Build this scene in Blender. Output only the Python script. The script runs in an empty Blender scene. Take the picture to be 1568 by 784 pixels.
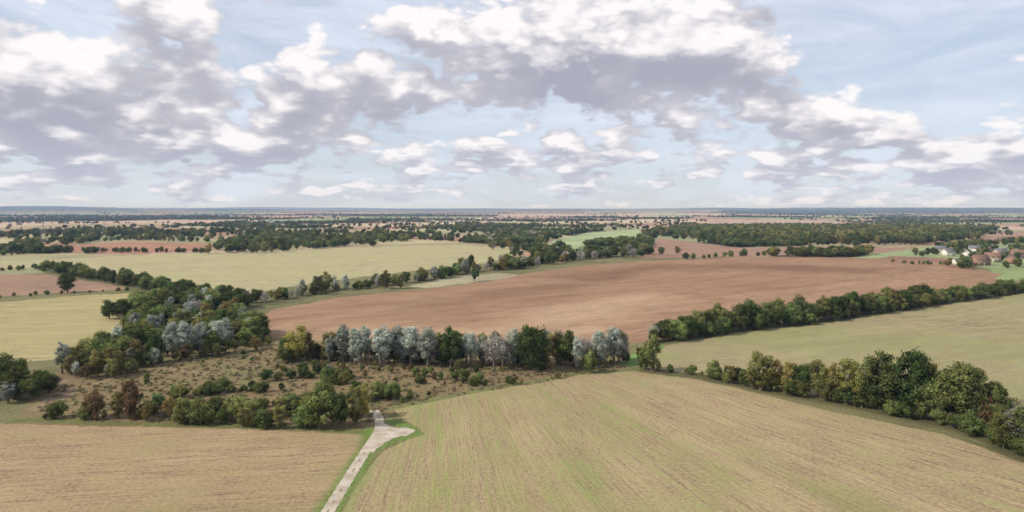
import bpy, math, random
import numpy as np
from mathutils import kdtree, Vector
rng=np.random.default_rng(7); random.seed(7)
H=50.0; HFOV=math.radians(75); F=784/math.tan(HFOV/2); HY=320.0
SC=bpy.context.scene
def sm(a,b,x):
    t=np.clip((x-a)/(b-a),0,1); return t*t*(3-2*t)
_sin={}
def fs(x,y,scale,seed,n=9):
    if seed not in _sin:
        r=np.random.default_rng(seed); a=r.uniform(0,6.28,n); k=r.uniform(.6,1.9,n); p=r.uniform(0,6.28,n)
        _sin[seed]=(np.cos(a)*k,np.sin(a)*k,p)
    kx,ky,p=_sin[seed]; o=0
    for i in range(n): o=o+np.sin((x*kx[i]+y*ky[i])*6.28/scale+p[i])
    return o/math.sqrt(n)*1.0
def height(x,y):
    x=np.asarray(x,float); y=np.asarray(y,float); r=np.hypot(x,y)
    m=sm(260,600,r)*(1-sm(3000,5000,r))
    h=m*1.6*fs(x,y,1500,11)
    h=h+sm(260,420,r)*4.5*np.exp(-((x-200)/330)**2-((y-580)/190)**2)
    h=h+sm(6000,15000,r)*(52+30*fs(x,y,9000,12)+12*fs(x,y,3500,13))
    return h
DS=np.geomspace(25,45000,5000)
def G(px,py):
    a=(px-784)/F
    zr=H-(py-HY)/F*DS
    hh=height(a*DS,DS)
    k=np.argmax(zr<hh)
    if k==0: k=len(DS)-1
    return (a*DS[k],DS[k])
def GP(pts): return np.array([G(*p[:2]) for p in pts])
def lin(c):
    c=np.array(c,float)/255; return np.where(c<=.04045,c/12.92,((c+.055)/1.055)**2.4)
GAIN=1.2
def alb(*c): return lin(c)/GAIN

# ---------------------------------------------------------------- node helpers
def newmat(name):
    m=bpy.data.materials.new(name); m.use_nodes=True; nt=m.node_tree; nt.nodes.clear(); return m,nt
class N:
    def __init__(s,nt): s.nt=nt
    def n(s,t,**k):
        o=s.nt.nodes.new(t)
        for a,b in k.items(): setattr(o,a,b)
        return o
    def set(s,sock,v):
        if v is None: return
        if isinstance(v,bpy.types.NodeSocket): s.nt.links.new(v,sock)
        else: sock.default_value=v
    def M(s,op,a,b=None,c=None,clamp=False):
        o=s.n('ShaderNodeMath',operation=op); o.use_clamp=clamp
        for i,v in enumerate((a,b,c)): s.set(o.inputs[i],v)
        return o.outputs[0]
    def V(s,op,a,b=None,c=None):
        o=s.n('ShaderNodeVectorMath',operation=op)
        for i,v in enumerate((a,b,c)):
            if v is not None: s.set(o.inputs[i],v)
        return o.outputs['Value'] if op in('LENGTH','DOT_PRODUCT') else o.outputs[0]
    def comb(s,x,y,z):
        o=s.n('ShaderNodeCombineXYZ')
        for i,v in enumerate((x,y,z)): s.set(o.inputs[i],v)
        return o.outputs[0]
    def noise(s,vec,scale,detail=3,rough=.5,dist=0):
        o=s.n('ShaderNodeTexNoise'); s.set(o.inputs['Vector'],vec)
        o.inputs['Scale'].default_value=scale;o.inputs['Detail'].default_value=detail
        o.inputs['Roughness'].default_value=rough;o.inputs['Distortion'].default_value=dist
        return o.outputs[0]
    def voro(s,vec,scale,detail=2,rough=.5):
        o=s.n('ShaderNodeTexVoronoi'); s.set(o.inputs['Vector'],vec)
        o.inputs['Scale'].default_value=scale;o.inputs['Detail'].default_value=detail;o.inputs['Roughness'].default_value=rough
        return o.outputs['Distance']
    def mr(s,v,a,b,c=0,d=1,smooth=True):
        o=s.n('ShaderNodeMapRange'); o.interpolation_type='SMOOTHSTEP' if smooth else 'LINEAR'
        s.set(o.inputs[0],v)
        for i,q in enumerate((a,b,c,d)): s.set(o.inputs[i+1],q)
        return o.outputs[0]
    def mix(s,f,a,b,mode='MIX'):
        o=s.n('ShaderNodeMix',data_type='RGBA',blend_type=mode)
        s.set(o.inputs[0],f)
        for i,v in ((6,a),(7,b)):
            if not isinstance(v,bpy.types.NodeSocket): v=(*v[:3],1)
            s.set(o.inputs[i],v)
        return o.outputs[2]
    def attr(s,name): return s.n('ShaderNodeAttribute',attribute_name=name)
def simple(name,col,rough=.85,var=.25,scale=1.5):
    m,nt=newmat(name); k=N(nt)
    tc=k.n('ShaderNodeTexCoord'); f=k.noise(tc.outputs['Object'],scale,4)
    f2=k.mr(f,.3,.7)
    c=k.mix(f2,[q*(1-var) for q in col],[min(1,q*(1+var)) for q in col])
    p=k.n('ShaderNodeBsdfPrincipled'); p.inputs['Roughness'].default_value=rough
    k.set(p.inputs['Base Color'],c)
    o=k.n('ShaderNodeOutputMaterial'); nt.links.new(p.outputs[0],o.inputs[0]); return m

# ---------------------------------------------------------------- mesh helper
def mkmesh(name,v,quads=None,tris=None):
    me=bpy.data.meshes.new(name)
    v=np.asarray(v,np.float32); me.vertices.add(len(v)); me.vertices.foreach_set('co',v.ravel())
    q=np.zeros((0,4),int) if quads is None else np.asarray(quads,int).reshape(-1,4)
    t=np.zeros((0,3),int) if tris is None else np.asarray(tris,int).reshape(-1,3)
    lv=np.concatenate([q.ravel(),t.ravel()]); me.loops.add(len(lv)); me.loops.foreach_set('vertex_index',lv.astype(np.int32))
    me.polygons.add(len(q)+len(t))
    st=np.concatenate([np.arange(len(q))*4,len(q)*4+np.arange(len(t))*3])
    me.polygons.foreach_set('loop_start',st.astype(np.int32))
    me.update(calc_edges=True); return me
def addobj(name,me,loc=(0,0,0),parent=None):
    o=bpy.data.objects.new(name,me); o.location=loc; SC.collection.objects.link(o)
    if parent: o.parent=parent
    return o

# ---------------------------------------------------------------- land use map
X2=1800;XL=-250
FIELDS=[ # polygon, colour1, colour2, row angle deg, streak, tram
 ('rough',[(20,650),(60,585),(110,560),(240,470),(330,455),(420,500),(440,522),(960,530),(1010,570),(900,575),(700,610),(600,632),(560,668),(300,658)],(144,122,92),(106,104,68),20,1.,0),
 ('far_left_rust',[(70,378),(200,370),(335,374),(322,384),(200,388),(60,386)],(164,122,100),(172,134,110),10,.3,0),
 ('left_cream',[(XL,392),(30,388),(200,390),(330,388),(330,392),(100,398),(XL,404)],(164,154,120),(148,146,108),10,.4,0),
 ('stubble_mid',[(XL,410),(30,400),(200,391),(400,384),(600,377),(700,375),(785,379),(806,388),(750,402),(640,414),(520,428),(400,446),(340,456),(290,446),(200,426),(70,410)],(182,172,134),(156,150,106),82,1.2,.0),
 ('left_brown',[(XL,420),(60,420),(150,432),(200,442),(120,448),(0,453),(XL,458)],(160,130,108),(140,112,92),60,.5,0),
 ('left_yellow',[(XL,470),(0,463),(100,454),(200,449),(250,460),(215,474),(195,500),(150,528),(100,548),(0,559),(XL,575)],(186,170,126),(138,134,86),80,1.4,0),
 ('cream_corner',[(630,438),(700,422),(760,418),(805,421),(770,428),(700,436),(650,442)],(170,160,130),(150,142,108),30,.3,0),
 ('green_hill',[(826,380),(850,368),(900,356),(980,351),(990,362),(930,370),(880,380)],(158,170,126),(174,176,134),30,.4,0),
 ('back_brown',[(980,396),(1000,374),(1010,365),(1060,370),(1130,379),(1260,378),(1420,379),(1420,387),(1200,391),(1080,394)],(160,128,108),(138,110,94),50,.5,0),
 ('back_pink',[(1075,346),(1100,336),(1280,338),(1290,345),(1180,349)],(178,154,138),(166,138,120),50,.3,0),
 ('right_far_green',[(1290,396),(1400,380),(1500,368),(X2,362),(X2,400),(1520,412),(1460,402),(1380,394)],(144,156,110),(160,166,120),40,.3,0),
 ('right_far_brown',[(1470,370),(1500,362),(X2,356),(X2,368),(1540,372)],(154,122,104),(142,110,92),40,.3,0),
 ('brown_strip',[(1335,398),(1365,392),(1465,396),(1470,403),(1400,403)],(144,112,94),(134,102,86),40,.3,0),
 ('meadow',[(1525,430),(1515,412),(1568,402),(X2,395),(X2,420),(1600,428)],(134,148,98),(148,158,106),40,.3,0),
 ('ploughed',[(382,494),(420,474),(520,455),(650,443),(740,432),(810,418),(900,406),(1000,399),(1150,393),(1300,394),(1440,401),(1535,420),(1520,436),(1470,452),(1300,480),(1200,494),(1130,502),(1010,522),(955,526),(800,530),(650,530),(520,524),(430,518),(390,505)],(170,136,108),(124,95,73),57,1.5,0),
 ('right_field',[(958,552),(990,540),(1012,530),(1130,510),(1250,497),(1400,474),(1568,450),(X2,425),(X2,690),(1568,612),(1480,590),(1300,578),(1150,576),(1060,572),(1000,564)],(168,154,118),(130,131,84),64,.95,.5),
 ('margin_green',[(945,556),(958,546),(985,536),(1010,528),(1015,533),(985,546),(975,562),(1000,564),(960,562)],(114,140,78),(128,148,86),0,.3,0),
 ('front_left',[(XL-400,648),(0,649),(130,652),(300,655),(430,658),(562,665),(556,688),(537,720),(512,758),(490,790),(420,900),(100,1500),(XL-900,1500)],(176,150,118),(134,126,84),84,1.0,.2),
 ('front_right',[(600,628),(700,608),(800,590),(900,574),(960,568),(1060,580),(1200,612),(1330,642),(1440,664),(1568,708),(1800,800),(2900,1500),(250,1500),(515,790),(537,755),(560,722),(590,690),(628,672),(645,662),(632,650)],(176,154,120),(126,131,78),-7,.95,.45),
]
LINES=[ # polyline px, halfwidth m, col
 ([(985,566),(1060,576),(1140,590),(1200,602),(1290,618),(1380,636),(1460,655),(1520,675),(1568,702),(1700,750)],3.4,(96,92,62)),
 ([(1010,524),(1130,506),(1250,493),(1400,470),(1568,447),(1700,430)],3.5,(84,86,56)),
 ([(340,482),(400,464),(470,452),(520,444),(600,437),(660,428),(720,417),(790,412),(830,402),(900,397),(1000,388)],5,(100,100,68)),
 ([(60,412),(130,426),(200,437),(250,450),(285,454)],4,(92,92,62)),
 ([(-100,462),(0,456),(100,450),(200,445)],2,(104,98,68)),
 ([(20,643),(130,647),(300,651),(430,655),(570,663)],1.8,(112,118,70)),
 ([(600,626),(700,605),(800,587),(900,571),(985,566)],1.5,(124,128,80)),
 ([(420,900),(490,800),(516,760),(545,715),(565,685),(572,660)],2.7,(110,132,66)),
 ([(570,690),(600,676),(640,666),(625,652),(600,645)],1.5,(108,132,66)),
 ([(60,625),(110,600),(85,582),(40,575),(-60,570)],2.2,(154,132,108)),
 ([(-60,600),(20,606),(70,612),(110,600)],2.0,(130,112,90)),
 ([(110,600),(230,560),(330,575),(420,552)],.8,(156,138,110)),
]
SUN_SHADE=[ # sunlit patches and cloud shade painted into the ploughed field's colour
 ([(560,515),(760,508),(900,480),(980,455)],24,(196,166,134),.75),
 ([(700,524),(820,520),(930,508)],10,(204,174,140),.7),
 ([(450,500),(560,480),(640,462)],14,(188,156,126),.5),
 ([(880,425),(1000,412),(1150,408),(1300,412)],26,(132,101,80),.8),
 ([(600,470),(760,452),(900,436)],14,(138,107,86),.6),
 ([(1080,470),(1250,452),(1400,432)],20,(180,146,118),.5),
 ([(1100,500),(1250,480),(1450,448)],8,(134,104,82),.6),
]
FW=[]
for nm,p,c1,c2,a,s,t in FIELDS: FW.append((nm,GP(p),alb(*c1),alb(*c2),math.radians(a),s,t))
LW=[(GP(p),w,alb(*c)) for p,w,c in LINES]
def inpoly(P,x,y):
    c=np.zeros(len(x),bool); n=len(P); j=n-1
    for i in range(n):
        xi,yi=P[i];xj,yj=P[j]
        if yi!=yj:
            m=((yi>y)!=(yj>y)); 
            c^= m&(x<(xj-xi)*(y-yi)/(yj-yi)+xi)
        j=i
    return c
def dline(P,x,y):
    d=np.full(len(x),1e9)
    for i in range(len(P)-1):
        ax,ay=P[i];bx,by=P[i+1];vx,vy=bx-ax,by-ay
        t=np.clip(((x-ax)*vx+(y-ay)*vy)/(vx*vx+vy*vy+1e-9),0,1)
        d=np.minimum(d,np.hypot(x-ax-t*vx,y-ay-t*vy))
    return d
# distant field network
NS=340
sr=np.exp(rng.uniform(math.log(500),math.log(16000),NS)); sa=rng.uniform(-.95,.95,NS)
SX=sr*np.sin(sa); SY=sr*np.cos(sa)
pal=[(190,164,140),(166,130,108),(182,172,132),(138,150,104),(164,150,118),(170,132,110),(192,176,146),(144,152,108),(164,134,114),(150,150,112)]
scol=np.array([alb(*pal[rng.integers(len(pal))]) for _ in range(NS)])
swood=rng.random(NS)<np.clip(.15+.22*sm(1500,6000,sr),0,1)
scol[swood]=alb(74,84,58)
kd=kdtree.KDTree(NS)
for i in range(NS): kd.insert((SX[i],SY[i],0),i)
kd.balance()

# ---------------------------------------------------------------- terrain
th=np.concatenate([np.linspace(-math.pi,-.80,70)[:-1],np.linspace(-.80,.80,1200),np.linspace(.80,math.pi,70)[1:]])
s1=np.arange(1600,480,-5.); s2=np.arange(480,3,-.75)
rr=np.concatenate([np.geomspace(1,31,8),F*H/s1,F*H/s2,np.geomspace(18500,70000,14)])
R,T=np.meshgrid(rr,th,indexing='ij'); nr,nt_=R.shape
x=(R*np.sin(T)).ravel(); y=(R*np.cos(T)).ravel(); r=R.ravel()
z=height(x,y)
i,j=np.meshgrid(np.arange(nr-1),np.arange(nt_-1),indexing='ij'); a=(i*nt_+j).ravel()
quads=np.stack([a,a+1,a+nt_+1,a+nt_],1)
gm=mkmesh('ground',np.stack([x,y,z],1),quads)
nv=len(x)
c1=np.tile(alb(118,116,80),(nv,1)); c2=np.tile(alb(134,120,88),(nv,1)); st=np.full(nv,.5); tr=np.zeros(nv); ang=np.full(nv,.3)
far=np.where((r>650))[0]
cell=np.zeros(nv,int)
wx=x+fs(x,y,300,21)*12; wy=y+fs(x,y,300,22)*12
for q in far:
    cell[q]=kd.find((wx[q],wy[q],0))[1]
c1[far]=scol[cell[far]]; c2[far]=scol[cell[far]]*.86; ang[far]=cell[far]*1.3
dk=sm(6000,12000,r)[:,None]*.7   # far country is mostly woodland
c1=c1*(1-dk)+alb(78,86,64)*dk; c2=c2*(1-dk)+alb(70,80,60)*dk
w=np.clip(r/400,.15,2.5)
jx=x+w*(.9*fs(x,y,30,31)+.5*fs(x,y,7,33)); jy=y+w*(.9*fs(x,y,30,32)+.5*fs(x,y,7,34))
near=r<9000; fan=np.zeros(nv,bool)
for nm,P,a1,a2,an,s,t in FW:
    m=near&(x>P[:,0].min()-9)&(x<P[:,0].max()+9)&(y>P[:,1].min()-9)&(y<P[:,1].max()+9)
    idx=np.where(m)[0]; k=idx[inpoly(P,jx[idx],jy[idx])]
    c1[k]=a1;c2[k]=a2;st[k]=s;tr[k]=t;ang[k]=an
    if nm=='front_right': fan[k]=True
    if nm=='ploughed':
        for sp_,sw,scl_,am_ in SUN_SHADE:
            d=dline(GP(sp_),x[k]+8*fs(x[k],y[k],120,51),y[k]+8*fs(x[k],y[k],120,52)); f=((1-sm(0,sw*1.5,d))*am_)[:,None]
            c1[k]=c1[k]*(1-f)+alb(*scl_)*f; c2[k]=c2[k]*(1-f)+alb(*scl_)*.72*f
for P,wd,c in LW:
    idx=np.where(near&(r<1500))[0]
    d=dline(P,jx[idx],jy[idx]); f=(1-sm(wd*.4,wd*1.4,d))[:,None]*.85
    c1[idx]=c1[idx]*(1-f)+c*f; c2[idx]=c2[idx]*(1-f)+c*.8*f; tr[idx]*=(1-f[:,0])
u=x*np.cos(ang)-y*np.sin(ang); v_=x*np.sin(ang)+y*np.cos(ang)
u=u+6*np.sin(v_/90.)
fu=210*np.arctan2(x+30,321-y); fv=np.hypot(x+30,321-y); fm=fan|((r<215)&(y>0)&(x>-28)&(y<215))
u=np.where(fm,fu,u); v_=np.where(fm,fv,v_)
def cattr(me,name,rgb,al):
    at=me.color_attributes.new(name,'FLOAT_COLOR','POINT'); at.data.foreach_set('color',np.concatenate([rgb,al[:,None]],1).astype(np.float32).ravel())
cattr(gm,'c1',c1,st); cattr(gm,'c2',c2,tr)
at=gm.attributes.new('fuv','FLOAT_VECTOR','POINT'); at.data.foreach_set('vector',np.stack([u,v_,0*u],1).astype(np.float32).ravel())
m,nt=newmat('farmland'); k=N(nt)
A1=k.attr('c1');A2=k.attr('c2');FU=k.attr('fuv')
tc=k.n('ShaderNodeTexCoord').outputs['Object']
s_b=k.noise(k.V('MULTIPLY',FU.outputs['Vector'],(.10,.014,0)),1,3,.6)
s_m=k.noise(k.V('MULTIPLY',FU.outputs['Vector'],(.5,.018,0)),1,4,.65)
s_f=k.noise(k.V('MULTIPLY',FU.outputs['Vector'],(1.9,.07,0)),1,3,.7)
big=k.noise(tc,.012,4,.6,.6); med=k.noise(tc,.09,5,.65); fine=k.noise(tc,1.3,4,.7)
f=k.M('ADD',k.M('MULTIPLY',s_b,.5),k.M('MULTIPLY',s_m,.9)); f=k.M('ADD',f,k.M('MULTIPLY',big,1.2)); f=k.M('ADD',f,k.M('MULTIPLY',s_f,.9)); f=k.M('ADD',f,k.M('MULTIPLY',fine,.3)); f=k.M('ADD',f,k.M('MULTIPLY',med,.5))
f=k.mr(f,1.92,2.52); f=k.M('MULTIPLY',f,k.M('MINIMUM',A1.outputs['Alpha'],1.0)); 
col=k.mix(f,A1.outputs['Color'],A2.outputs['Color'])
su=k.n('ShaderNodeSeparateXYZ'); nt.links.new(FU.outputs['Vector'],su.inputs[0])
fr=k.M('MULTIPLY',k.M('ABSOLUTE',k.M('SUBTRACT',k.M('FRACT',k.M('MULTIPLY',su.outputs[0],1/18.)),.5)),18.)
tl=k.M('SUBTRACT',1,k.mr(k.M('ABSOLUTE',k.M('SUBTRACT',fr,.95)),.12,.5))
tl=k.M('MULTIPLY',tl,k.M('MULTIPLY',A2.outputs['Alpha'],k.mr(med,.38,.58)))
col=k.mix(k.M('MULTIPLY',tl,.6),col,(.13,.15,.06))
br=k.M('ADD',k.mr(big,.25,.75,.78,1.22,False),k.mr(med,.25,.75,-.2,.2,False))
br=k.M('ADD',br,k.mr(fine,.25,.75,-.38,.38,False)); br=k.M('ADD',br,k.M('MULTIPLY',k.mr(s_f,.25,.75,-.42,.42,False),A1.outputs['Alpha']))
br=k.M('ADD',br,k.M('MULTIPLY',k.mr(s_m,.25,.75,-.24,.24,False),A1.outputs['Alpha']))
col=k.V('MULTIPLY',col,k.comb(br,br,br))
p=k.n('ShaderNodeBsdfPrincipled'); p.inputs['Roughness'].default_value=.95; p.inputs['Specular IOR Level'].default_value=.1
k.set(p.inputs['Base Color'],col)
bp=k.n('ShaderNodeBump'); bp.inputs['Strength'].default_value=.5; bp.inputs['Distance'].default_value=.4; k.set(bp.inputs['Height'],k.M('ADD',fine,s_f)); nt.links.new(bp.outputs[0],p.inputs['Normal'])
o=k.n('ShaderNodeOutputMaterial'); nt.links.new(p.outputs[0],o.inputs[0])
gm.materials.append(m)
gm.polygons.foreach_set('use_smooth',np.ones(len(gm.polygons),bool))
addobj('ground',gm)

# ---------------------------------------------------------------- concrete track
m,nt=newmat('track_concrete'); k=N(nt)
tc=k.n('ShaderNodeTexCoord'); uv=k.attr('tuv'); su=k.n('ShaderNodeSeparateXYZ'); nt.links.new(uv.outputs['Vector'],su.inputs[0])
n1=k.noise(tc.outputs['Object'],.35,5,.6); n2=k.noise(tc.outputs['Object'],2,4,.7)
c=k.mix(k.mr(n1,.3,.7),alb(168,152,132),alb(204,192,174)); c=k.mix(k.mr(n2,.5,.7,0,.55),c,alb(140,126,100))
jt=k.M('SUBTRACT',1,k.mr(k.M('ABSOLUTE',k.M('SUBTRACT',k.M('FRACT',k.M('MULTIPLY',su.outputs[1],.2)),.5)),.0,.018))
c=k.mix(k.M('MULTIPLY',jt,.3),c,alb(110,100,80))
sp=k.M('MULTIPLY',k.M('SUBTRACT',1,k.mr(k.M('ABSOLUTE',su.outputs[0]),.08,.32)),k.mr(k.noise(k.V('MULTIPLY',uv.outputs['Vector'],(.1,.35,0)),1,2),.5,.58))
c=k.mix(k.M('MULTIPLY',sp,.7),c,alb(100,98,74))
p=k.n('ShaderNodeBsdfPrincipled'); p.inputs['Roughness'].default_value=.9; k.set(p.inputs['Base Color'],c)
o=k.n('ShaderNodeOutputMaterial'); nt.links.new(p.outputs[0],o.inputs[0]); MT=m
cl=GP([(395,930),(440,870),(475,822),(502,784),(532,735),(556,697),(574,670),(582,656),(580,640),(572,628)])
t=np.linspace(0,len(cl)-1,180); cx=np.interp(t,range(len(cl)),cl[:,0]); cy=np.interp(t,range(len(cl)),cl[:,1])
ker=np.ones(13)/13; cx[6:-6]=np.convolve(cx,ker,'valid'); cy[6:-6]=np.convolve(cy,ker,'valid')
dx=np.gradient(cx);dy=np.gradient(cy);L=np.hypot(dx,dy);s=np.cumsum(L);nx,ny=dy/L,-dx/L
vs=[];tu=[];qs=[]
for q in range(180):
    hw=1.08+.08*math.sin(q*1.7)+.07*random.random()
    for e in (-1,-.5,0,.5,1):
        vs.append((cx[q]+nx[q]*hw*e,cy[q]+ny[q]*hw*e,.02)); tu.append((hw*e,s[q],0))
    if q:
        b=q*5
        for e in range(4): qs.append((b-5+e,b-4+e,b+e+1,b+e))
tm=mkmesh('farm_track',vs,qs); at=tm.attributes.new('tuv','FLOAT_VECTOR','POINT'); at.data.foreach_set('vector',np.array(tu,np.float32).ravel())
tm.materials.append(MT); trk=addobj('farm_track',tm)
ap=GP([(562,690),(570,673),(576,656),(586,648),(604,655),(629,656),(636,661),(624,668),(602,671),(586,679),(570,694)])
pp=[]
for q in range(len(ap)):
    a_,b_=ap[q],ap[(q+1)%len(ap)]
    for w_ in np.linspace(0,1,8)[:-1]: pp.append(a_*(1-w_)+b_*w_+rng.normal(0,.35,2))
pp=np.array(pp)
pp=(np.roll(pp,1,0)+2*pp+np.roll(pp,-1,0))/4
am=bpy.data.meshes.new('turning_area'); am.from_pydata([(a[0],a[1],.035) for a in pp],[],[list(range(len(pp)))]); am.materials.append(MT)
at=am.attributes.new('tuv','FLOAT_VECTOR','POINT'); at.data.foreach_set('vector',np.array([(5+a[0]*.01,1,0) for a in pp],np.float32).ravel())
addobj('turning_area',am,parent=trk)

# ---------------------------------------------------------------- foliage
def leafmat(name,A,B,C,cf=.6):
    m,nt=newmat(name); k=N(nt)
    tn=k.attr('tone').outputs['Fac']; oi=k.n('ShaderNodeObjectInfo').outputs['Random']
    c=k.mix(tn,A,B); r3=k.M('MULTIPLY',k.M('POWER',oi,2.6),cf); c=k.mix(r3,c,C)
    h=k.n('ShaderNodeHueSaturation'); k.set(h.inputs['Color'],c)
    r7=k.M('FRACT',k.M('MULTIPLY',oi,17.3)); k.set(h.inputs['Value'],k.M('MULTIPLY_ADD',r7,.7,.64)); 
    r8=k.M('FRACT',k.M('MULTIPLY',oi,31.7)); k.set(h.inputs['Hue'],k.M('MULTIPLY_ADD',r8,.045,.482))
    d=k.n('ShaderNodeBsdfDiffuse'); t=k.n('ShaderNodeBsdfTranslucent'); mx=k.n('ShaderNodeMixShader'); mx.inputs[0].default_value=.25
    for q in (d,t): nt.links.new(h.outputs[0],q.inputs[0])
    nt.links.new(d.outputs[0],mx.inputs[1]); nt.links.new(t.outputs[0],mx.inputs[2])
    o=k.n('ShaderNodeOutputMaterial'); nt.links.new(mx.outputs[0],o.inputs[0]); return m
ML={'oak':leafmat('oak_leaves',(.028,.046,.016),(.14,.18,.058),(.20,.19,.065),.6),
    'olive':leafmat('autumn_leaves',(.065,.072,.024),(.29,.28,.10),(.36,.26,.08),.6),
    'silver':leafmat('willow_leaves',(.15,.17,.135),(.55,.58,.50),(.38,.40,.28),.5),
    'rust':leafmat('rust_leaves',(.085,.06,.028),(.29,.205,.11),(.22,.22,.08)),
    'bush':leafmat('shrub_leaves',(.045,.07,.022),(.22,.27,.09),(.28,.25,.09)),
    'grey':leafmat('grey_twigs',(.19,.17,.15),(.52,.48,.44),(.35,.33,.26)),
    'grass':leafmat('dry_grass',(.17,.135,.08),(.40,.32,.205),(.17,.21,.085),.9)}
MB=simple('bark',(.14,.115,.09),.9,.35,3)
def tube(p0,p1,r0,r1,V,Q,n=6):
    p0=np.array(p0,float);p1=np.array(p1,float);d=p1-p0;d/=np.linalg.norm(d)+1e-9
    a=np.cross(d,(0,1,.3));a/=np.linalg.norm(a);b=np.cross(d,a);base=len(V)
    for p_,r_ in((p0,r0),(p1,r1)):
        for q in range(n):
            t=6.283*q/n; V.append(p_+r_*(math.cos(t)*a+math.sin(t)*b))
    for q in range(n): Q.append((base+q,base+(q+1)%n,base+n+(q+1)%n,base+n+q))
def maketree(name,mat,seed,W=4.2,cb=.12,shape='round',nl=46,leafs=110,ls=.42,lr=.34,hgt=10.):
    g=np.random.default_rng(seed); V=[];Q=[]
    top=hgt*.72
    bend=g.normal(0,.35,2)
    tr=hgt*.032
    pts=[(0,0,-.4),(bend[0]*.3,bend[1]*.3,hgt*.25),(bend[0],bend[1],hgt*.5),(bend[0]*1.2,bend[1]*1.2,top)]
    if shape!='tuft':
        for q in range(3): tube(pts[q],pts[q+1],tr*(1-.3*q),tr*(1-.3*(q+1)),V,Q,7)
    C=[];RL=[]
    zc=hgt*(cb+1)/2; hz=hgt*(1-cb)/2
    asym=g.uniform(-.2,.2,2)
    for q in range(nl):
        for _ in range(60):
            d=g.normal(size=3); d/=np.linalg.norm(d); rad=g.uniform(.25,1)**.55
            pz=d[2]*rad
            if shape=='tall': wz=W*(1-.25*pz)*(1 if pz>-.5 else .8)
            elif shape=='round': wz=W*(1.0 if pz<0.1 else 1-.12*pz)
            else: wz=W
            c=np.array([d[0]*rad*wz*.74*(1+asym[0]*d[0]),d[1]*rad*wz*.74*(1+asym[1]*d[1]),zc+pz*hz*.84])
            if all(np.linalg.norm(c-c2)>lr*W*.42 for c2 in C): break
        rl=lr*W*g.uniform(.5,1.15); C.append(c);RL.append(rl)
        if shape!='tuft' and q%3==0:
            zb=min(max(hgt*.12,c[2]-g.uniform(.8,2.6)),top); f=zb/top
            tube((bend[0]*f,bend[1]*f,zb),c,tr*.38,tr*.1,V,Q,4)
    nb=len(Q); V=[np.array(q) for q in V]
    tone=[0.3]*len(V)
    LV=[];LT=[]
    for c,rl in zip(C,RL):
        n=int(leafs*(rl/(lr*W*.8))**2)
        d=g.normal(size=(n,3)); d/=np.linalg.norm(d,axis=1)[:,None]
        rad=rl*g.uniform(.45,1.15,n)*(1+.3*np.sin(d[:,0]*4+c[0]*3)*np.sin(d[:,2]*5+c[1]))
        ctr=c+d*rad[:,None]*(1,1,.82)
        out=d*1.0+ (ctr-np.array([0,0,zc]))/max(W,1)*.35
        nrm=out+g.normal(0,.5,(n,3)); nrm/=np.linalg.norm(nrm,axis=1)[:,None]
        a=np.cross(nrm,g.normal(size=(n,3))); a/=np.linalg.norm(a,axis=1)[:,None]; b=np.cross(nrm,a)
        sz=ls*g.uniform(.5,1.2,n)[:,None]*.5
        b=b*g.uniform(.5,.9,n)[:,None]
        quad=np.stack([ctr-a*sz-b*sz*.5,ctr+b*sz-a*sz*.1,ctr+a*sz+b*sz*.4,ctr-b*sz],1)
        LV.append(quad.reshape(-1,3))
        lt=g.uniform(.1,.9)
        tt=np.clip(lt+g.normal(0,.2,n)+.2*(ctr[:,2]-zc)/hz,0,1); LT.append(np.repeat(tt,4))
    LV=np.concatenate(LV);LT=np.concatenate(LT)
    LV[:,2]=np.maximum(LV[:,2],.02*hgt*g.random(len(LV)))
    base=len(V); allv=np.concatenate([np.array(V).reshape(-1,3),LV]) if base else LV
    lq=base+np.arange(len(LV)).reshape(-1,4)
    qs=np.concatenate([np.array(Q).reshape(-1,4),lq]) if nb else lq
    me=mkmesh(name,allv,qs.astype(int))
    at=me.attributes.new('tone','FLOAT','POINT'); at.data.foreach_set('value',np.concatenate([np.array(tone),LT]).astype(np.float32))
    me.materials.append(MB); me.materials.append(mat)
    mi=np.ones(len(qs),np.int32); mi[:nb]=0; me.polygons.foreach_set('material_index',mi); me.update()
    return me
PR=[];SP={}
def reg(sp,me): SP.setdefault(sp,[]).append(len(PR)); PR.append(me)
for q in range(4): reg('oak',maketree('oak_tree',ML['oak'],10+q,W=[4.6,5.2,4.2,5.6][q],cb=.06,nl=60,leafs=120,ls=.44,lr=.27))
for q in range(3): reg('olive',maketree('field_maple_tree',ML['olive'],20+q,W=[3.8,4.4,3.4][q],cb=.05,nl=50,leafs=95,ls=.42,lr=.27))
for q in range(3): reg('silver',maketree('white_willow_tree',ML['silver'],30+q,W=[2.5,2.9,2.2][q],cb=.04,shape='tall',nl=66,leafs=66,ls=.34,lr=.3))
for q in range(2): reg('rust',maketree('hawthorn_tree',ML['rust'],40+q,W=[4.6,5.2][q],cb=.04,nl=48,leafs=95,ls=.5,lr=.27))
for q in range(3): reg('bush',maketree('shrub',ML['bush'],50+q,W=[6.,7.,5.4][q],cb=.0,nl=50,leafs=110,ls=.62,lr=.27))
for q in range(2): reg('grey',maketree('bare_ash_tree',ML['grey'],60+q,W=[3.4,4.][q],cb=.08,nl=56,leafs=55,ls=.3,lr=.27))
for q in range(2): reg('tuft',maketree('grass_tuft',ML['grass'],70+q,W=[14,18][q],cb=.0,shape='tuft',nl=14,leafs=36,ls=2.2,lr=.35))
pc=bpy.data.collections.new('plant_library')
for q,me in enumerate(PR): pc.objects.link(bpy.data.objects.new('p%02d_%s'%(q,me.name.split('.')[0]),me))
NAMES={'oak':'oak_tree','olive':'field_maple_tree','silver':'white_willow_tree','rust':'hawthorn_tree','bush':'shrub','grey':'bare_ash_tree'}
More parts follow.
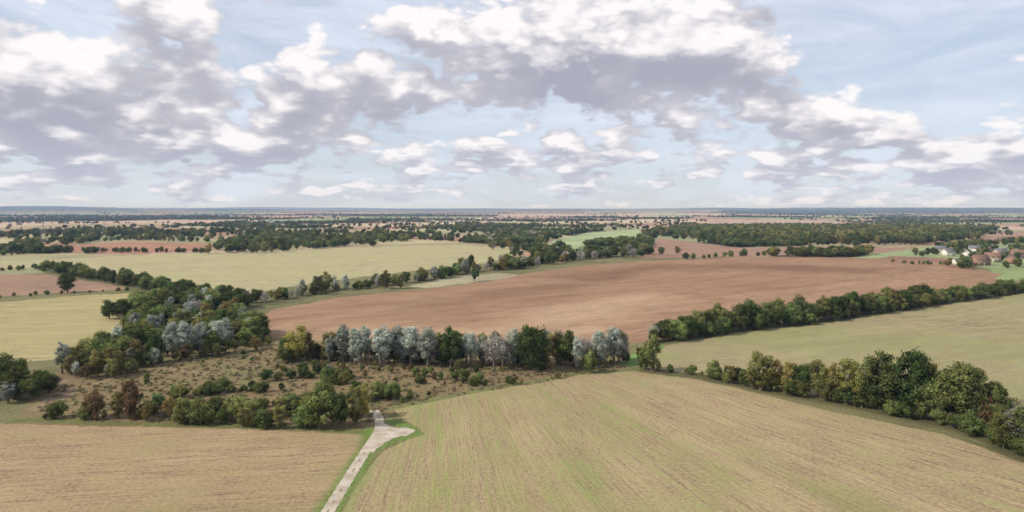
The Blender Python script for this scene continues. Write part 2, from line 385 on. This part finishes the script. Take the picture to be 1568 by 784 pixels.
def scatter(name,pts): # pts: (x,y,h,species, wscale)
    me=bpy.data.meshes.new(name); P=np.array([(p[0],p[1]) for p in pts]); Z=height(P[:,0],P[:,1])
    me.vertices.add(len(P)); me.vertices.foreach_set('co',np.column_stack([P,Z-.05]).astype(np.float32).ravel())
    idx=np.array([random.choice(SP[p[3]]) for p in pts],np.int32)
    sc=np.array([(p[2]/10*p[4]*random.uniform(.85,1.15),p[2]/10*p[4]*random.uniform(.85,1.15),p[2]/10) for p in pts],np.float32)
    ro=np.array([(0,0,random.uniform(0,6.28)) for p in pts],np.float32)
    a=me.attributes.new('idx','INT','POINT');a.data.foreach_set('value',idx)
    a=me.attributes.new('scl','FLOAT_VECTOR','POINT');a.data.foreach_set('vector',sc.ravel())
    a=me.attributes.new('rot','FLOAT_VECTOR','POINT');a.data.foreach_set('vector',ro.ravel())
    o=addobj(name,me); md=o.modifiers.new('plants','NODES'); ng=bpy.data.node_groups.new(name,'GeometryNodeTree')
    ng.interface.new_socket('Geometry',in_out='INPUT',socket_type='NodeSocketGeometry'); ng.interface.new_socket('Geometry',in_out='OUTPUT',socket_type='NodeSocketGeometry')
    gi=ng.nodes.new('NodeGroupInput');go=ng.nodes.new('NodeGroupOutput'); ip=ng.nodes.new('GeometryNodeInstanceOnPoints'); ci=ng.nodes.new('GeometryNodeCollectionInfo')
    mp=ng.nodes.new('GeometryNodeMeshToPoints')
    ci.inputs['Collection'].default_value=pc; ci.inputs['Separate Children'].default_value=True; ci.inputs['Reset Children'].default_value=True
    ip.inputs['Pick Instance'].default_value=True
    def na(n,t):
        q=ng.nodes.new('GeometryNodeInputNamedAttribute'); q.data_type=t; q.inputs['Name'].default_value=n; return q.outputs['Attribute']
    ng.links.new(gi.outputs[0],mp.inputs[0]); ng.links.new(mp.outputs[0],ip.inputs['Points']); ng.links.new(ci.outputs[0],ip.inputs['Instance'])
    ng.links.new(na('idx','INT'),ip.inputs['Instance Index']); ng.links.new(na('scl','FLOAT_VECTOR'),ip.inputs['Scale']); ng.links.new(na('rot','FLOAT_VECTOR'),ip.inputs['Rotation'])
    ng.links.new(ip.outputs[0],go.inputs[0]); md.node_group=ng
def row(pts,sp,species,h0,h1,jit=1.5,w=1.0):
    P=GP(pts); seg=np.hypot(*np.diff(P,axis=0).T); cs=np.concatenate([[0],np.cumsum(seg)]); out=[]; s=0
    while s<cs[-1]:
        xx=np.interp(s,cs,P[:,0])+rng.normal(0,jit); yy=np.interp(s,cs,P[:,1])+rng.normal(0,jit)
        out.append((xx,yy,rng.uniform(h0,h1),random.choice(species),w)); s+=sp*rng.uniform(.5,1.5)
    return out
def area(pts,dens,species,h0,h1,w=1.0):
    P=GP(pts); A=.5*abs(np.dot(P[:,0],np.roll(P[:,1],1))-np.dot(P[:,1],np.roll(P[:,0],1)))
    bb=P.min(0),P.max(0); n=int(A*dens); out=[]
    while len(out)<n:
        q=rng.uniform(bb[0],bb[1],(400,2)); q=q[inpoly(P,q[:,0],q[:,1])]
        for e in q: 
            if len(out)<n: out.append((e[0],e[1],rng.uniform(h0,h1),random.choice(species),w))
        if len(q)==0: n-=1
    return out
T_=[(1165,598,10,'olive',1),(1210,602,8,'olive',1.0),(1252,608,9.5,'oak',.8),(1298,618,11,'olive',.95),(1350,630,13.5,'oak',.85),(1398,638,15,'oak',.8),(1440,645,11,'oak',.8),(1474,655,14.5,'oak',.95),(1522,662,8.5,'rust',1),(1556,690,9,'grey',1),(1590,700,10,'oak',1),(998,570,10.5,'olive',.75),(985,566,6,'bush',.6),(1120,588,5,'olive',.9),
 (1320,625,9,'olive',.7),(1425,640,12.5,'olive',.8),(1228,604,8,'oak',.8),(1186,598,8,'olive',.9),(1275,612,9,'olive',.9),
 (455,554,11,'olive',.95),(440,550,7,'bush',.9),(472,553,8.5,'rust',.7),(525,556,12,'silver',1),(545,559,11.5,'silver',1.0),(560,552,11,'silver',.9),(583,562,13,'silver',1.15),(609,556,11.5,'silver',.9),(629,560,12,'silver',1),(655,562,12,'silver',1.1),(690,563,12,'oak',.72),(721,562,10.5,'silver',.8),(757,568,11,'grey',1.0),(785,560,11.5,'silver',.95),(770,562,9,'grey',1),(817,570,13.5,'oak',.72),(836,560,11,'silver',.8),(852,556,10,'rust',.7),(868,560,11,'oak',.7),(884,566,10,'silver',.75),(904,571,6,'bush',.7),(918,562,11,'silver',.9),(940,558,11.5,'silver',1),(897,560,9,'grey',.9),(955,553,9,'silver',.7),(672,556,9,'oak',.8),(705,556,9,'oak',.8),(640,552,8,'olive',.8),(740,556,9,'olive',.8),(800,555,9,'olive',.8),(596,556,11,'silver',.9),(510,553,9,'olive',.8),
 (263,548,11.5,'silver',1),(283,548,12,'silver',1.1),(307,546,11.5,'silver',1),(332,542,11,'silver',1),(345,530,10,'silver',1),(180,540,9.5,'silver',1),(205,520,10,'silver',1),(232,525,10,'silver',1.1),(95,572,9.5,'silver',1.1),(290,500,10,'silver',1.2),(300,490,9,'grey',1.2),
 (128,572,7,'olive',1),(150,576,7.5,'olive',1),(172,574,8,'olive',1),(205,562,8,'rust',.9),(238,556,9,'oak',.8),(190,560,8,'bush',.8),
 (103,448,11,'oak',.9),(20,612,8.5,'oak',1),(-5,606,10,'oak',1.1),(48,612,6,'bush',1.0),(30,590,7,'oak',1),(12,618,5.5,'silver',1.6),
 (82,642,3.6,'olive',1.3),(140,641,6.5,'rust',.9),(200,642,8.4,'rust',.75),(182,640,6,'olive',.9),(488,657,8.,'bush',.86),(520,655,7.5,'oak',.75),(543,652,8.6,'olive',.75),(496,640,8.6,'bush',.6),(556,640,7.5,'olive',.8),(600,613,4.2,'bush',1),(578,612,4.5,'bush',1),
 (727,431,9,'oak',.8),(590,443,11,'olive',.9),(613,442,9,'olive',.9),(720,412,11,'oak',.8),(713,420,11,'silver',1),(665,428,9,'silver',1.2)]
for px,py,h,s,w in T_:
    gx,gy=G(px,py); me=PR[random.choice(SP[s])]; h*=1.16
    o=addobj(NAMES[s],me,(gx,gy,float(height(gx,gy))-.05)); f=h/10
    o.scale=(f*w*random.uniform(.93,1.07),f*w*random.uniform(.93,1.07),f); o.rotation_euler[2]=random.uniform(0,6.28)
mid=[]
mid+=row([(1085,578),(1140,590),(1200,602),(1290,618),(1380,636),(1460,655),(1520,675),(1568,702),(1650,735)],1.7,['bush','olive','oak','oak','bush'],2.8,5.5,.9)
mid+=row([(1000,566),(1085,578)],2.5,['bush','olive','bush'],1.3,3,.6)
mid+=row([(1330,622),(1400,634),(1480,652),(1568,690)],5,['oak','olive','oak'],9,14,1.5,.8)
mid+=row([(1015,524),(1130,506),(1250,493),(1400,470),(1568,447),(1700,430)],3.0,['oak','oak','olive','bush'],5,9,2)
mid+=row([(1065,515),(1130,504),(1250,491),(1400,468),(1430,465)],6,['oak','oak','oak','olive'],9,13,1.5)
mid+=row([(1015,522),(1060,516)],4,['oak','grey','oak'],7,10,2)
scatter('hedgerow',mid)
wl=row([(425,550),(520,552),(640,555),(780,560),(960,556)],2.4,['bush','olive','rust','silver','grey','oak'],3,7,3)
wl+=row([(500,554),(640,556),(720,557),(960,552)],6,['oak','oak','silver','silver','grey','olive'],8,11.5,3,.9)
scatter('woodland_edge',wl)
cp=area([(95,580),(180,578),(250,552),(330,545),(400,528),(410,510),(370,495),(340,465),(285,458),(240,466),(205,485),(195,515),(115,560)],.028,['oak','olive','oak','silver','bush','olive','bush','silver'],5,10)
cp+=row([(100,578),(180,580),(250,554),(335,546)],4,['olive','olive','bush','rust','silver'],4,7,2)
cp+=row([(190,490),(240,466),(285,456),(330,462),(345,480)],5,['oak','oak','bush'],8,11,4)
cp+=row([(340,545),(400,530),(425,520)],4,['oak','bush','olive'],3,6,3)
scatter('copse',cp)
h5=[]
h5+=row([(335,482),(400,464),(470,452),(520,444),(600,437),(660,428),(720,417),(790,412),(830,402),(900,397),(1000,388)],3.0,['oak','olive','bush','oak','silver','grey'],4.5,9,4)
h5+=row([(460,452),(530,442)],6,['silver','grey','olive'],8,12,4)
h5+=row([(740,414),(830,404),(900,398),(1005,388)],4,['oak','oak','olive','grey'],8,13,11)
h5+=row([(70,414),(130,426),(200,437),(250,450),(285,454)],5.5,['oak','oak','bush'],7,11.5,2.5)
h5+=row([(0,456),(100,450),(200,445)],5,['bush','rust'],1.5,3,1)
h5+=row([(-100,420),(0,416),(70,412)],7,['bush','oak'],3,6,2)
h5+=row([(0,392),(60,388),(140,386),(320,387)],5,['oak','bush','rust'],4,8,3)
h5+=row([(1050,397),(1110,394),(1150,392),(1200,391)],9,['oak','bush','bush'],3,8,3)
h5+=row([(1220,391),(1260,391)],5,['bush'],3,5,2)
h5+=row([(1370,402),(1400,405),(1470,405)],5,['bush','rust'],2,4,1)
h5+=row([(1395,392),(1430,390)],6,['oak','olive'],5,9,4)
h5+=row([(1440,384),(1500,376),(1600,370)],7,['oak','oak','olive'],7,12,8)
h5+=row([(1455,408),(1478,412),(1486,404)],5,['oak','olive','bush'],5,9,2)
h5+=row([(1535,410),(1568,408),(1620,404)],7,['oak','olive','bush'],4,8,4)
h5+=area([(1440,392),(1470,384),(1700,372),(1700,400),(1560,406),(1500,398)],.0024,['oak','oak','olive','silver','bush'],5,9)
scatter('field_hedgerow',h5)
lo=[]
lo+=row([(215,643),(300,649),(430,655),(470,656)],1.9,['olive','rust','olive','bush'],3.2,6.0,1.4)
lo+=row([(60,641),(215,643)],2.4,['rust','olive','bush'],1.5,4.2,1)
lo+=row([(230,634),(300,638),(430,640),(480,630)],2.6,['olive','bush','bush'],2.5,5,1.6)
lo+=row([(260,612),(330,603),(430,600)],1.6,['bush','bush','oak'],1.8,3.8,1.5)
lo+=row([(430,585),(480,572),(520,588)],1.8,['bush','oak'],2.2,4.4,2)
lo+=row([(640,582),(700,578),(740,596)],1.9,['bush','oak'],1.2,3.4,2)
lo+=row([(540,612),(600,610)],1.8,['bush','oak'],2.5,4.8,1.5)
lo+=row([(480,560),(520,570),(540,582)],3,['grey','rust','bush'],1.5,3.5,1.5)
lo+=row([(400,625),(480,615),(540,600)],2.4,['bush','oak','olive'],1.5,3.6,2)
lo+=area([(420,545),(960,560),(900,575),(700,605),(600,620),(430,600)],.026,['rust','bush','olive','oak','bush'],.6,2.8)
lo+=area([(110,600),(230,560),(410,535),(430,600),(250,640),(100,630)],.011,['rust','bush','olive','bush'],.6,1.9)
lo+=row([(-100,612),(20,612),(60,600),(70,588)],3,['oak','bush','rust'],3,6,2)
lo+=row([(380,640),(480,640)],3,['olive','bush'],3.5,5.5,2)
scatter('scrub',lo)
gr=area([(60,640),(60,600),(230,556),(410,532),(600,550),(960,562),(900,573),(700,606),(600,626),(560,655),(300,650)],.26,['tuft'],.2,.7,.8)
scatter('rough_grass',gr)
wd=[]
wd+=area([(1030,354),(1100,372),(1250,375),(1400,373),(1500,362),(1530,354),(1400,351),(1250,350),(1100,351)],.0050,['oak','oak','olive','olive'],12,18)
wd+=row([(1060,364),(1100,372),(1250,376),(1400,375),(1500,365)],8,['oak','olive','oak'],11,16,3)
wd+=row([(1060,360),(1100,367),(1250,370),(1400,369),(1500,360)],8,['oak','olive','oak'],14,19,6)
wd+=area([(980,362),(1000,352),(1060,352),(1060,364)],.0030,['oak','olive'],8,14)
wd+=area([(310,389),(400,388),(500,381),(580,373),(640,370),(560,364),(430,366),(340,374)],.0036,['oak','oak','olive','bush'],7,13)
wd+=area([(740,384),(820,390),(840,372),(860,356),(780,352),(740,362)],.0028,['oak','olive','grey','oak'],7,13)
wd+=area([(0,366),(100,364),(330,367),(330,358),(180,358),(0,360)],.0018,['oak','oak','olive'],8,14)
wd+=area([(330,364),(560,364),(740,374),(740,366),(560,357),(330,354)],.0015,['oak','oak','olive'],7,13)
wd+=area([(560,352),(780,352),(980,350),(960,346),(600,348)],.0008,['oak','oak','olive'],7,13)
wd+=row([(0,378),(70,374),(200,368),(330,371)],7,['oak','olive','bush'],6,12,8)
scatter('woodland',wd)
n=80000
dr=np.exp(rng.uniform(math.log(650),math.log(14000),n)); da=rng.uniform(-.80,.80,n); px_=dr*np.sin(da); py_=dr*np.cos(da)
ban=np.zeros(n,bool)
for f_ in FW: ban|=inpoly(f_[1],px_,py_)
ds=[]
WX=px_+fs(px_,py_,300,21)*12; WY=py_+fs(px_,py_,300,22)*12
TH=.0055+.0025*sm(1500,5000,dr)
for q in range(n):
    if ban[q]: continue
    (c0,i0,d0),(c1_,i1,d1)=kd.find_n((WX[q],WY[q],0),2)
    if (d1-d0<TH[q]*dr[q] and (i0*7+i1*7)%4) or (swood[i0] and rng.random()<.6):
        ds.append((px_[q],py_[q],rng.uniform(5,11),random.choice(['oak','oak','oak','olive','bush','oak']),1.35))
print('distant',len(ds))
scatter('distant_trees',ds)

# ---------------------------------------------------------------- houses
MW=[simple('red_brick',(.27,.15,.11)),simple('cream_render',(.62,.58,.5)),simple('buff_brick',(.36,.29,.21))]
MR=[simple('clay_tiles',(.20,.115,.08)),simple('slate_tiles',(.14,.14,.15))]
MG=simple('window_glass',(.03,.035,.04),.2); MD=simple('white_joinery',(.7,.7,.68),.5,.05); 
def box(V,Q,x0,x1,y0,y1,z0,z1):
    b=len(V); V+= [(x0,y0,z0),(x1,y0,z0),(x1,y1,z0),(x0,y1,z0),(x0,y0,z1),(x1,y0,z1),(x1,y1,z1),(x0,y1,z1)]
    Q+=[(b,b+3,b+2,b+1),(b+4,b+5,b+6,b+7),(b,b+1,b+5,b+4),(b+1,b+2,b+6,b+5),(b+2,b+3,b+7,b+6),(b+3,b,b+4,b+7)]
def housegeo(L,D,E,R):
    V=[];Q=[];T=[]
    box(V,Q,-L/2,L/2,-D/2,D/2,-.3,E); b=len(V)
    V+=[(-L/2,-D/2,E),(-L/2,D/2,E),(-L/2,0,R-.1),(L/2,-D/2,E),(L/2,D/2,E),(L/2,0,R-.1)]; T+=[(b,b+2,b+1),(b+3,b+4,b+5)]
    V2=[];Q2=[];o=.4;sl=(R-E)/(D/2)
    for sg in(-1,1):
        b=len(V2); e=E-o*sl
        V2+=[(-L/2-o,sg*(D/2+o),e),(L/2+o,sg*(D/2+o),e),(L/2+o,0,R),(-L/2-o,0,R),(-L/2-o,sg*(D/2+o),e+.2),(L/2+o,sg*(D/2+o),e+.2),(L/2+o,0,R+.2),(-L/2-o,0,R+.2)]
        Q2+=[(b,b+1,b+2,b+3),(b+4,b+5,b+6,b+7),(b,b+1,b+5,b+4),(b+1,b+2,b+6,b+5),(b+3,b,b+4,b+7)]
    return V,Q,T,V2,Q2
def house(px,py,L,D,E,R,rot,mw,mr):
    gx,gy=G(px,py); p=bpy.data.objects.new('brick_house' if mw!=1 else 'rendered_house',None); SC.collection.objects.link(p)
    p.location=(gx,gy,float(height(gx,gy))); p.rotation_euler[2]=rot
    V,Q,T,V2,Q2=housegeo(L,D,E,R)
    def part(n,V,Q,m,T=None): me=mkmesh(n,V,Q,T); me.materials.append(m); addobj(n,me,parent=p)
    part('walls',V,Q,MW[mw],T); part('roof',V2,Q2,MR[mr])
    V=[];Q=[];Vf=[];Qf=[]
    for sg in(-1,1):
        for fl in range(2 if E>4 else 1):
            for wx_ in np.linspace(-L/2+1.6,L/2-1.6,max(2,int(L/3))):
                z0=1+fl*2.6; y0=sg*(D/2+.03)
                if sg<0 and fl==0 and abs(wx_)<1.4: continue
                box(Vf,Qf,wx_-.75,wx_+.75,min(y0,sg*D/2),max(y0,sg*D/2),z0-.1,z0+1.3)
                box(V,Q,wx_-.6,wx_+.6,min(y0+sg*.02,y0),max(y0+sg*.02,y0),z0,z0+1.2)
    part('windows',V,Q,MG); part('window_frames',Vf,Qf,MD)
    V=[];Q=[]; box(V,Q,-.5,.5,-D/2-.06,-D/2,0,2.1); part('door',V,Q,MD)
    V=[];Q=[]; box(V,Q,L/2-1.4,L/2-.6,-.4,.4,E,R+1.3); part('chimney',V,Q,MW[0])
hs=[(1500,406,14,8,5,8.5,.3,0,0),(1520,401,11,7,5,8,-.5,2,0),(1548,404,12,7,5,8,.9,0,1),(1478,394,10,7,4.5,7.5,1.2,1,1),(1452,392,10,7,4.5,7.5,.2,1,1),(1560,395,13,7,5,8,-.2,0,0),(1532,393,11,7,5,8,.1,2,1),(1492,386,10,7,4.5,7.5,-.4,1,1),(1468,405,8,6,3,5,0,1,1),(1440,386,10,6,4,7,-.3,2,1),(1512,390,10,7,4.5,7.5,.5,0,0),(1600,392,12,7,5,8,1.3,0,0),(378,376,14,9,4,7,.2,0,0)]
for h in hs: house(*h)
V=[];Q=[];T=[];MI=[];MTI=[]
for q in range(130):
    if q<80: gx,gy=G(rng.uniform(560,790),rng.uniform(332,345))
    else: gx,gy=G(rng.uniform(0,1568),rng.uniform(329,350))
    if any(inpoly(f_[1],np.array([gx]),np.array([gy]))[0] for f_ in FW): continue
    V1,Q1,T1,V2,Q2=housegeo(rng.uniform(9,18),rng.uniform(7,9),4.5,7.5); zz=float(height(gx,gy)); th_=rng.uniform(0,3.1); c_,s_=math.cos(th_),math.sin(th_)
    b=len(V)
    for vx,vy,vz in V1+V2: V.append((gx+vx*c_-vy*s_,gy+vx*s_+vy*c_,zz+vz))
    w_=rng.integers(0,3); r_=3+rng.integers(0,2)
    for f_ in Q1: Q.append([b+e for e in f_]); MI.append(w_)
    for f_ in T1: T.append([b+e for e in f_]); MTI.append(w_)
    b+=len(V1)
    for f_ in Q2: Q.append([b+e for e in f_]); MI.append(r_)
vm=mkmesh('distant_village',V,Q,T)
for m_ in MW+MR: vm.materials.append(m_)
vm.polygons.foreach_set('material_index',np.array(MI+MTI,np.int32)); vm.update(); addobj('distant_village',vm)
MS=simple('galvanised_steel',(.35,.36,.38),.5,.1)
def pylon(px,py,hh=42):
    gx,gy=G(px,py); V=[];Q=[]
    def wz(z): return 3.6*(1-z/hh)**1.0*.9+.5
    lv=[0,8,15,21,26,30,hh]
    for a_,b_ in zip(lv[:-1],lv[1:]):
        w0,w1=wz(a_),wz(b_); C0=[(-w0,-w0,a_),(w0,-w0,a_),(w0,w0,a_),(-w0,w0,a_)]; C1=[(-w1,-w1,b_),(w1,-w1,b_),(w1,w1,b_),(-w1,w1,b_)]
        for q in range(4):
            tube(C0[q],C1[q],.13,.13,V,Q,4); tube(C0[q],C1[(q+1)%4],.07,.07,V,Q,4); tube(C0[(q+1)%4],C1[q],.07,.07,V,Q,4)
    for z_,l in((20,6),(25,8),(30,5.5)):
        for s_ in(-1,1): tube((0,0,z_+1.5),(s_*l,0,z_),.10,.07,V,Q,4); tube((0,0,z_),(s_*l,0,z_),.10,.07,V,Q,4); tube((s_*l,0,z_),(s_*l,0,z_-2),.08,.08,V,Q,4)
    me=mkmesh('electricity_pylon',np.array(V),Q); me.materials.append(MS); o=addobj('electricity_pylon',me,(gx,gy,float(height(gx,gy)))); o.rotation_euler[2]=.5
pylon(66,374,34); pylon(-60,384,34); pylon(160,358,34); pylon(228,350,34)

# ---------------------------------------------------------------- haze
V=[];Q=[]; box(V,Q,-60000,60000,-60000,60000,-60,170); hm=mkmesh('atmospheric_haze',V,Q)
m,nt=newmat('haze'); vs_=nt.nodes.new('ShaderNodeVolumeScatter'); vs_.inputs['Color'].default_value=(.40,.55,.95,1); vs_.inputs['Density'].default_value=1/15000.; vs_.inputs['Anisotropy'].default_value=0
o=nt.nodes.new('ShaderNodeOutputMaterial'); nt.links.new(vs_.outputs[0],o.inputs['Volume']); hm.materials.append(m); addobj('atmospheric_haze',hm)

# ---------------------------------------------------------------- light & sky
EL=math.radians(38); AZ=math.radians(-108)   # sun from the left, a little behind
sd=(math.sin(AZ)*math.cos(EL),math.cos(AZ)*math.cos(EL),math.sin(EL))
ld=bpy.data.lights.new('sun','SUN'); ld.energy=4.4; ld.angle=math.radians(.6); ld.color=(1,.93,.83)
lo_=bpy.data.objects.new('sun',ld); SC.collection.objects.link(lo_)
lo_.rotation_euler=Vector(sd).to_track_quat('Z','Y').to_euler(); lo_.location=(-300,-200,400)
W=bpy.data.worlds.new('World'); SC.world=W; W.use_nodes=True; nt=W.node_tree; nt.nodes.clear(); k=N(nt)
W.cycles.sampling_method='MANUAL'; W.cycles.sample_map_resolution=256
sky=k.n('ShaderNodeTexSky'); sky.sky_type='NISHITA'; sky.sun_disc=False; sky.sun_elevation=EL; sky.sun_rotation=AZ%(2*math.pi); sky.altitude=80; sky.air_density=1; sky.dust_density=1.0; sky.ozone_density=1.5
dirv=k.n('ShaderNodeTexCoord').outputs['Generated']; sx=k.n('ShaderNodeSeparateXYZ'); nt.links.new(dirv,sx.inputs[0]); X,Y,Z=sx.outputs
az=k.M('ARCTAN2',X,Y); Z0=k.M('MAXIMUM',Z,0.0)
def pe(px,py):
    a=math.atan((px-784)/F); return a, math.sin(math.atan((HY-py)/F*math.cos(a)))
BL=[(260,80,115,120,.20),(490,135,150,60,.17),(690,35,220,50,.11),(900,65,190,95,.19),(750,128,200,62,.15),(1090,110,230,80,.19),(1190,182,190,32,.12),
    (50,195,330,90,.15),(370,232,170,36,.12),(700,232,380,36,.10),(1540,235,110,60,.17),(1335,205,110,30,.10),(60,70,120,70,.06),(1300,262,330,22,.06),
    (1450,70,230,100,-.15),(610,100,42,42,-.10),(365,60,36,60,-.12),(1250,20,160,40,-.06),(150,30,50,50,-.10)]
def dens(zz,det,vor):
    q=k.comb(az,zz,0)
    P=k.comb(X,Y,k.M('MULTIPLY',zz,1.6))
    a_=k.noise(P,5.2,det,.54,.1)
    P2=k.comb(X,Y,k.M('MULTIPLY',zz,3.1))
    b_=k.noise(P2,15.,det-1,.55,0)
    low=k.mr(zz,.03,.16,.88,.15)
    d=k.M('ADD',k.M('MULTIPLY',a_,k.M('SUBTRACT',1,low)),k.M('MULTIPLY',b_,low))
    if vor:
        vo=k.voro(k.V('ADD',P,k.comb(k.M('MULTIPLY',b_,.06),0,k.M('MULTIPLY',a_,.05))),16,2.5,.6)
        d=k.M('MULTIPLY_ADD',vo,-.17,k.M('ADD',d,.14))
    else: d=k.M('ADD',d,.07)
    for px,py,rx,ry,w in BL:
        a,e=pe(px,py); ra=rx/F*1.35; re=ry/F*1.35
        l=k.V('LENGTH',k.V('MULTIPLY_ADD',q,(1/ra,1/re,0),(-a/ra,-e/re,0)))
        d=k.M('ADD',d,k.mr(l,0,1,w,0))
    return d
D0=dens(Z0,6,True); D1=dens(k.M('MULTIPLY_ADD',Z0,1.12,.010),3,False)
mask=k.mr(D0,.455,.55)
s1_=k.mr(k.M('SUBTRACT',D0,D1),-.13,.07)
thick=k.mr(D1,.54,.86,1,.15)
sh=k.M('ADD',k.M('MULTIPLY',s1_,.80),k.M('MULTIPLY',thick,.34),clamp=True)
ccol=k.mix(sh,(.37,.375,.465),(1.03,.985,.99))
hz=k.mr(Z0,0.0,.13,1,0)
ccol=k.mix(k.M('MULTIPLY',hz,.38),ccol,(.70,.74,.89))
b1=k.n('ShaderNodeBackground'); nt.links.new(sky.outputs[0],b1.inputs[0]); b1.inputs[1].default_value=.11
b2=k.n('ShaderNodeBackground'); nt.links.new(ccol,b2.inputs[0]); b2.inputs[1].default_value=1.0
veil=k.noise(k.comb(X,Y,k.M('MULTIPLY',Z0,4)),4,5,.6,.8)
veil=k.mr(veil,.3,.7,.55,1.0)
b3=k.n('ShaderNodeBackground'); b3.inputs[0].default_value=(.74,.81,.94,1); b3.inputs[1].default_value=1.0
m0=k.n('ShaderNodeMixShader'); nt.links.new(veil,m0.inputs[0]); nt.links.new(b1.outputs[0],m0.inputs[1]); nt.links.new(b3.outputs[0],m0.inputs[2])
m1=k.n('ShaderNodeMixShader'); k.set(m1.inputs[0],k.M('MULTIPLY',mask,.95)); nt.links.new(m0.outputs[0],m1.inputs[1]); nt.links.new(b2.outputs[0],m1.inputs[2])
o=k.n('ShaderNodeOutputWorld'); nt.links.new(m1.outputs[0],o.inputs[0])
# ---------------------------------------------------------------- camera
cd=bpy.data.cameras.new('camera'); cam=bpy.data.objects.new('camera',cd); SC.collection.objects.link(cam)
cd.sensor_width=36; cd.lens=18/math.tan(HFOV/2); cd.shift_y=-(392-HY)/1568; cd.clip_start=.5; cd.clip_end=200000
cam.location=(0,0,H); cam.rotation_euler=(math.pi/2,0,0); SC.camera=cam
SC.view_settings.view_transform='Standard'; SC.view_settings.look='None'; SC.view_settings.exposure=0
